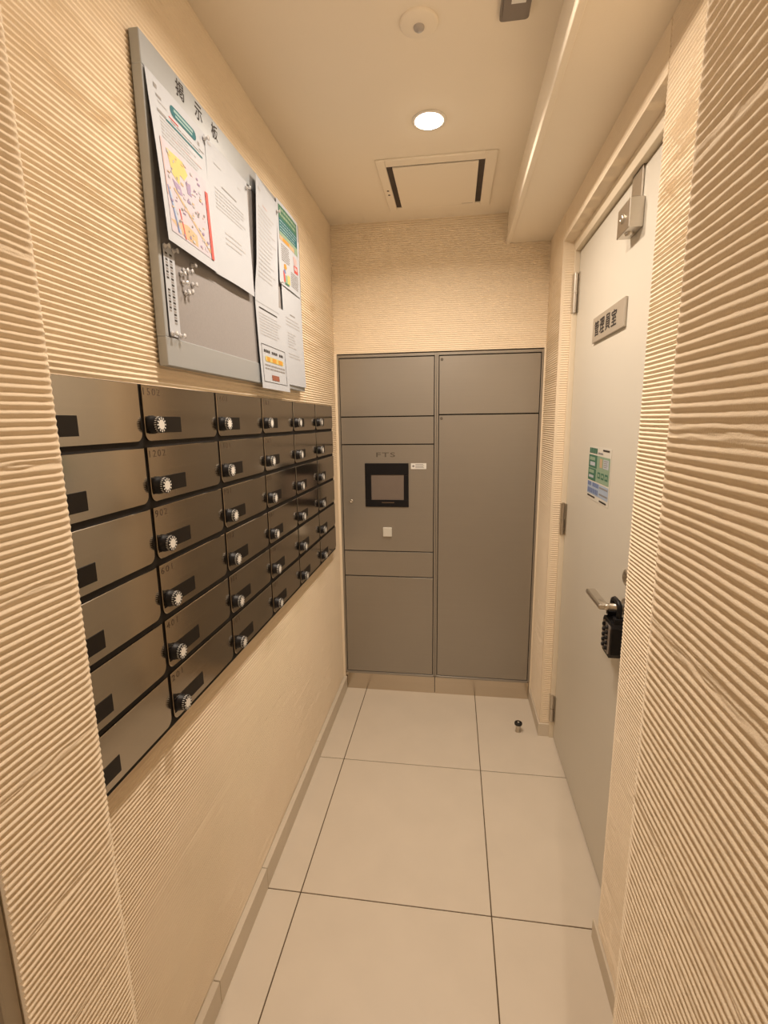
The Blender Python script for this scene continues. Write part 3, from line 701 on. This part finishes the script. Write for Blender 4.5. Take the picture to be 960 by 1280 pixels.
# clear push pins
m = MB(); m.lathe((0, 0, 0), 'x', [(0.0052, 0.0), (0.0055, 0.0012), (0.0030, 0.0025), (0.0026, 0.0075), (0.0046, 0.0088), (0.0048, 0.0102), (0.0, 0.0106)], 14); ph = m.build('head', 'clear'); pin_head = ph.data
m = MB(); m.lathe((0, 0, 0), 'x', [(0.0005, -0.004), (0.0005, 0.002)], 6); pn = m.build('needle', 'steel2'); pin_need = pn.data
bpy.data.objects.remove(ph); bpy.data.objects.remove(pn)
felt_x = XN - 0.0035
PINS = [(lab, felt_x + 0.002, y, z) for lab, y, z in (
    ('at the left end of the loose cluster', 0.978, 1.704), ('second from left in the upper row of the cluster', 0.990, 1.713), ('highest of the loose cluster, under the map flyer', 1.024, 1.732),
    ('at the left of the middle row in the cluster', 0.984, 1.688), ('at the right of the middle row in the cluster', 1.022, 1.694), ('lowest of the loose cluster', 0.990, 1.670),
    ('beside the lowest pin of the cluster, to its right', 1.004, 1.676), ('in the centre of the upper row of the cluster', 1.008, 1.716))]
PINS += [('at the lower left corner of the narrow strip', XN + 0.002, 0.922, 1.580), ('at the lower right corner of the narrow strip', XN + 0.002, 0.950, 1.580), ('at the upper left corner of the narrow strip', XN + 0.002, 0.922, 1.737), ('at the upper right corner of the narrow strip', XN + 0.002, 0.950, 1.737),
         ('joining the map flyer and the typed letter', XN + 0.0055, 1.108, 2.010), ('at the top right of the typed letter', XN + 0.0055, 1.326, 2.006), ('at the left edge of the green leaflet', XN + 0.0055, 1.552, 2.036), ('at the foot of the green leaflet', XN + 0.005, 1.558, 1.838)]
seen = {}
for lab, x, y, z in PINS:
    t = thing('push_pin', 'clear plastic push pin ' + lab, 'push pin', (x, y, z), 'clear push pins on the notice board')
    for nm, me in (('head', pin_head), ('needle', pin_need)):
        o = bpy.data.objects.new(nm, me); COL.objects.link(o); o.parent = t

# ================================================================== CEILING FITTINGS
def downlight(x, y, power, label, spread):
    t = thing('downlight', label, 'ceiling light', (x, y, H - 0.004))
    m = MB(); m.lathe((x, y, H), 'z', [(0.0405, -0.0008), (0.0505, -0.0008), (0.0505, -0.0035), (0.0430, -0.0045), (0.0405, -0.0035), (0.0405, -0.0008)], 40, cap=False); m.build('trim_ring', 'lampwhite', t)
    m = MB(); m.lathe((x, y, H), 'z', [(0.0400, -0.0010), (0.0395, -0.0048), (0.030, -0.0085), (0.0, -0.0100)], 36, cap=False); m.build('lamp', 'lamp', t)
    ld = bpy.data.lights.new('downlight_light', 'AREA'); ld.shape = 'DISK'; ld.size = 0.075
    ld.energy = power; ld.color = LAMP_COLOR; ld.spread = math.radians(spread)
    lo = bpy.data.objects.new('downlight_light', ld); COL.objects.link(lo); lo.parent = t; lo.location = (0, 0, -0.0085)
    return t
downlight(*LAMPS[0], LAMP_POWER, 'lit round downlight in the ceiling before the square vent', 153)
downlight(*LAMPS[1], LAMP2_POWER, 'lit round downlight nearer the entrance, before the round sensor', 154)
downlight(*LAMPS[2], LOBBY_FILL_POWER, 'unseen downlight added in the lobby ceiling for soft fill', 170)  # out-of-view lamp added behind the camera to give soft fill

se = thing('motion_sensor', 'white round ceiling sensor with small grey lens', 'sensor', (0.4572, 1.267, H - 0.007))
m = MB(); m.lathe((0.4572, 1.267, H), 'z', [(0.0430, 0.0), (0.0430, -0.004), (0.0395, -0.0065), (0.016, -0.0075), (0.0, -0.0075)], 40); m.build('disc', 'ceil', se)
m = MB(); m.lathe((0.4572, 1.270, H - 0.0074), 'z', [(0.0125, 0.0), (0.0115, -0.004), (0.0075, -0.0072), (0.0, -0.0085)], 24); m.build('lens_dome', 'lens', se)

va = thing('ceiling_vent', 'square white ceiling vent panel with dark side slots', 'vent', (0.472, 2.03, H - 0.01))
vx0, vx1, vy0, vy1 = 0.268, 0.679, 1.824, 2.230
ix0, ix1, iy0, iy1 = 0.300, 0.641, 1.866, 2.203
m = MB(); z0, z1 = H - 0.0075, H
m.box(vx0, ix0, vy0, vy1, z0, z1, 0, 0.002); m.box(ix1, vx1, vy0, vy1, z0, z1, 0, 0.002); m.box(ix0, ix1, vy0, iy0, z0, z1, 0, 0.002); m.box(ix0, ix1, iy1, vy1, z0, z1, 0, 0.002)
m.build('frame', 'ceil', va)
m = MB(); m.box(ix0, ix1, iy0, iy1, H - 0.0022, H - 0.0004); m.build('slot_backing', 'slot', va)
m = MB(); m.box(ix0 + 0.022, ix1 - 0.022, iy0 + 0.006, iy1 - 0.006, H - 0.0105, H - 0.0040, 0, 0.0015); m.build('centre_panel', 'ceil', va)
m = MB(); m.box(ix1 - 0.075, ix1 - 0.03, iy1 - 0.014, iy1 - 0.0125, H - 0.0108, H - 0.0104); m.build('marking', 'numb', va)
for y in (2.04, 2.075):
    m = MB(); m.lathe((0.285, y, H - 0.0075), 'z', [(0.0045, 0.001), (0.0045, -0.001), (0.003, -0.0016), (0.0, -0.0016)], 14); m.build('screw', 'numb', va)

cb = thing('ceiling_speaker', 'dark grey rectangular device on the ceiling beside the boxed beam', 'device', (0.665, 1.22, H - 0.02))
def rrect(x0, x1, y0, y1, r, n=5):
    p = []
    for cx, cy, a0 in ((x1 - r, y1 - r, 0), (x0 + r, y1 - r, PI / 2), (x0 + r, y0 + r, PI), (x1 - r, y0 + r, 1.5 * PI)):
        p += [(cx + r * math.cos(a), cy + r * math.sin(a)) for a in np.linspace(a0, a0 + PI / 2, n)]
    return p
m = MB(); m.prism(rrect(0.634, 0.697, 1.170, 1.282, 0.008), 'z', H - 0.010, H); m.build('housing', 'grey', cb)
m = MB(); m.prism(rrect(0.6395, 0.6915, 1.1755, 1.277, 0.006), 'z', H - 0.0125, H - 0.0095); m.build('cover', 'grey', cb)
m = MB(); m.box(0.655, 0.685, 1.185, 1.232, H - 0.0132, H - 0.0124); m.build('front_label', 'white', cb)
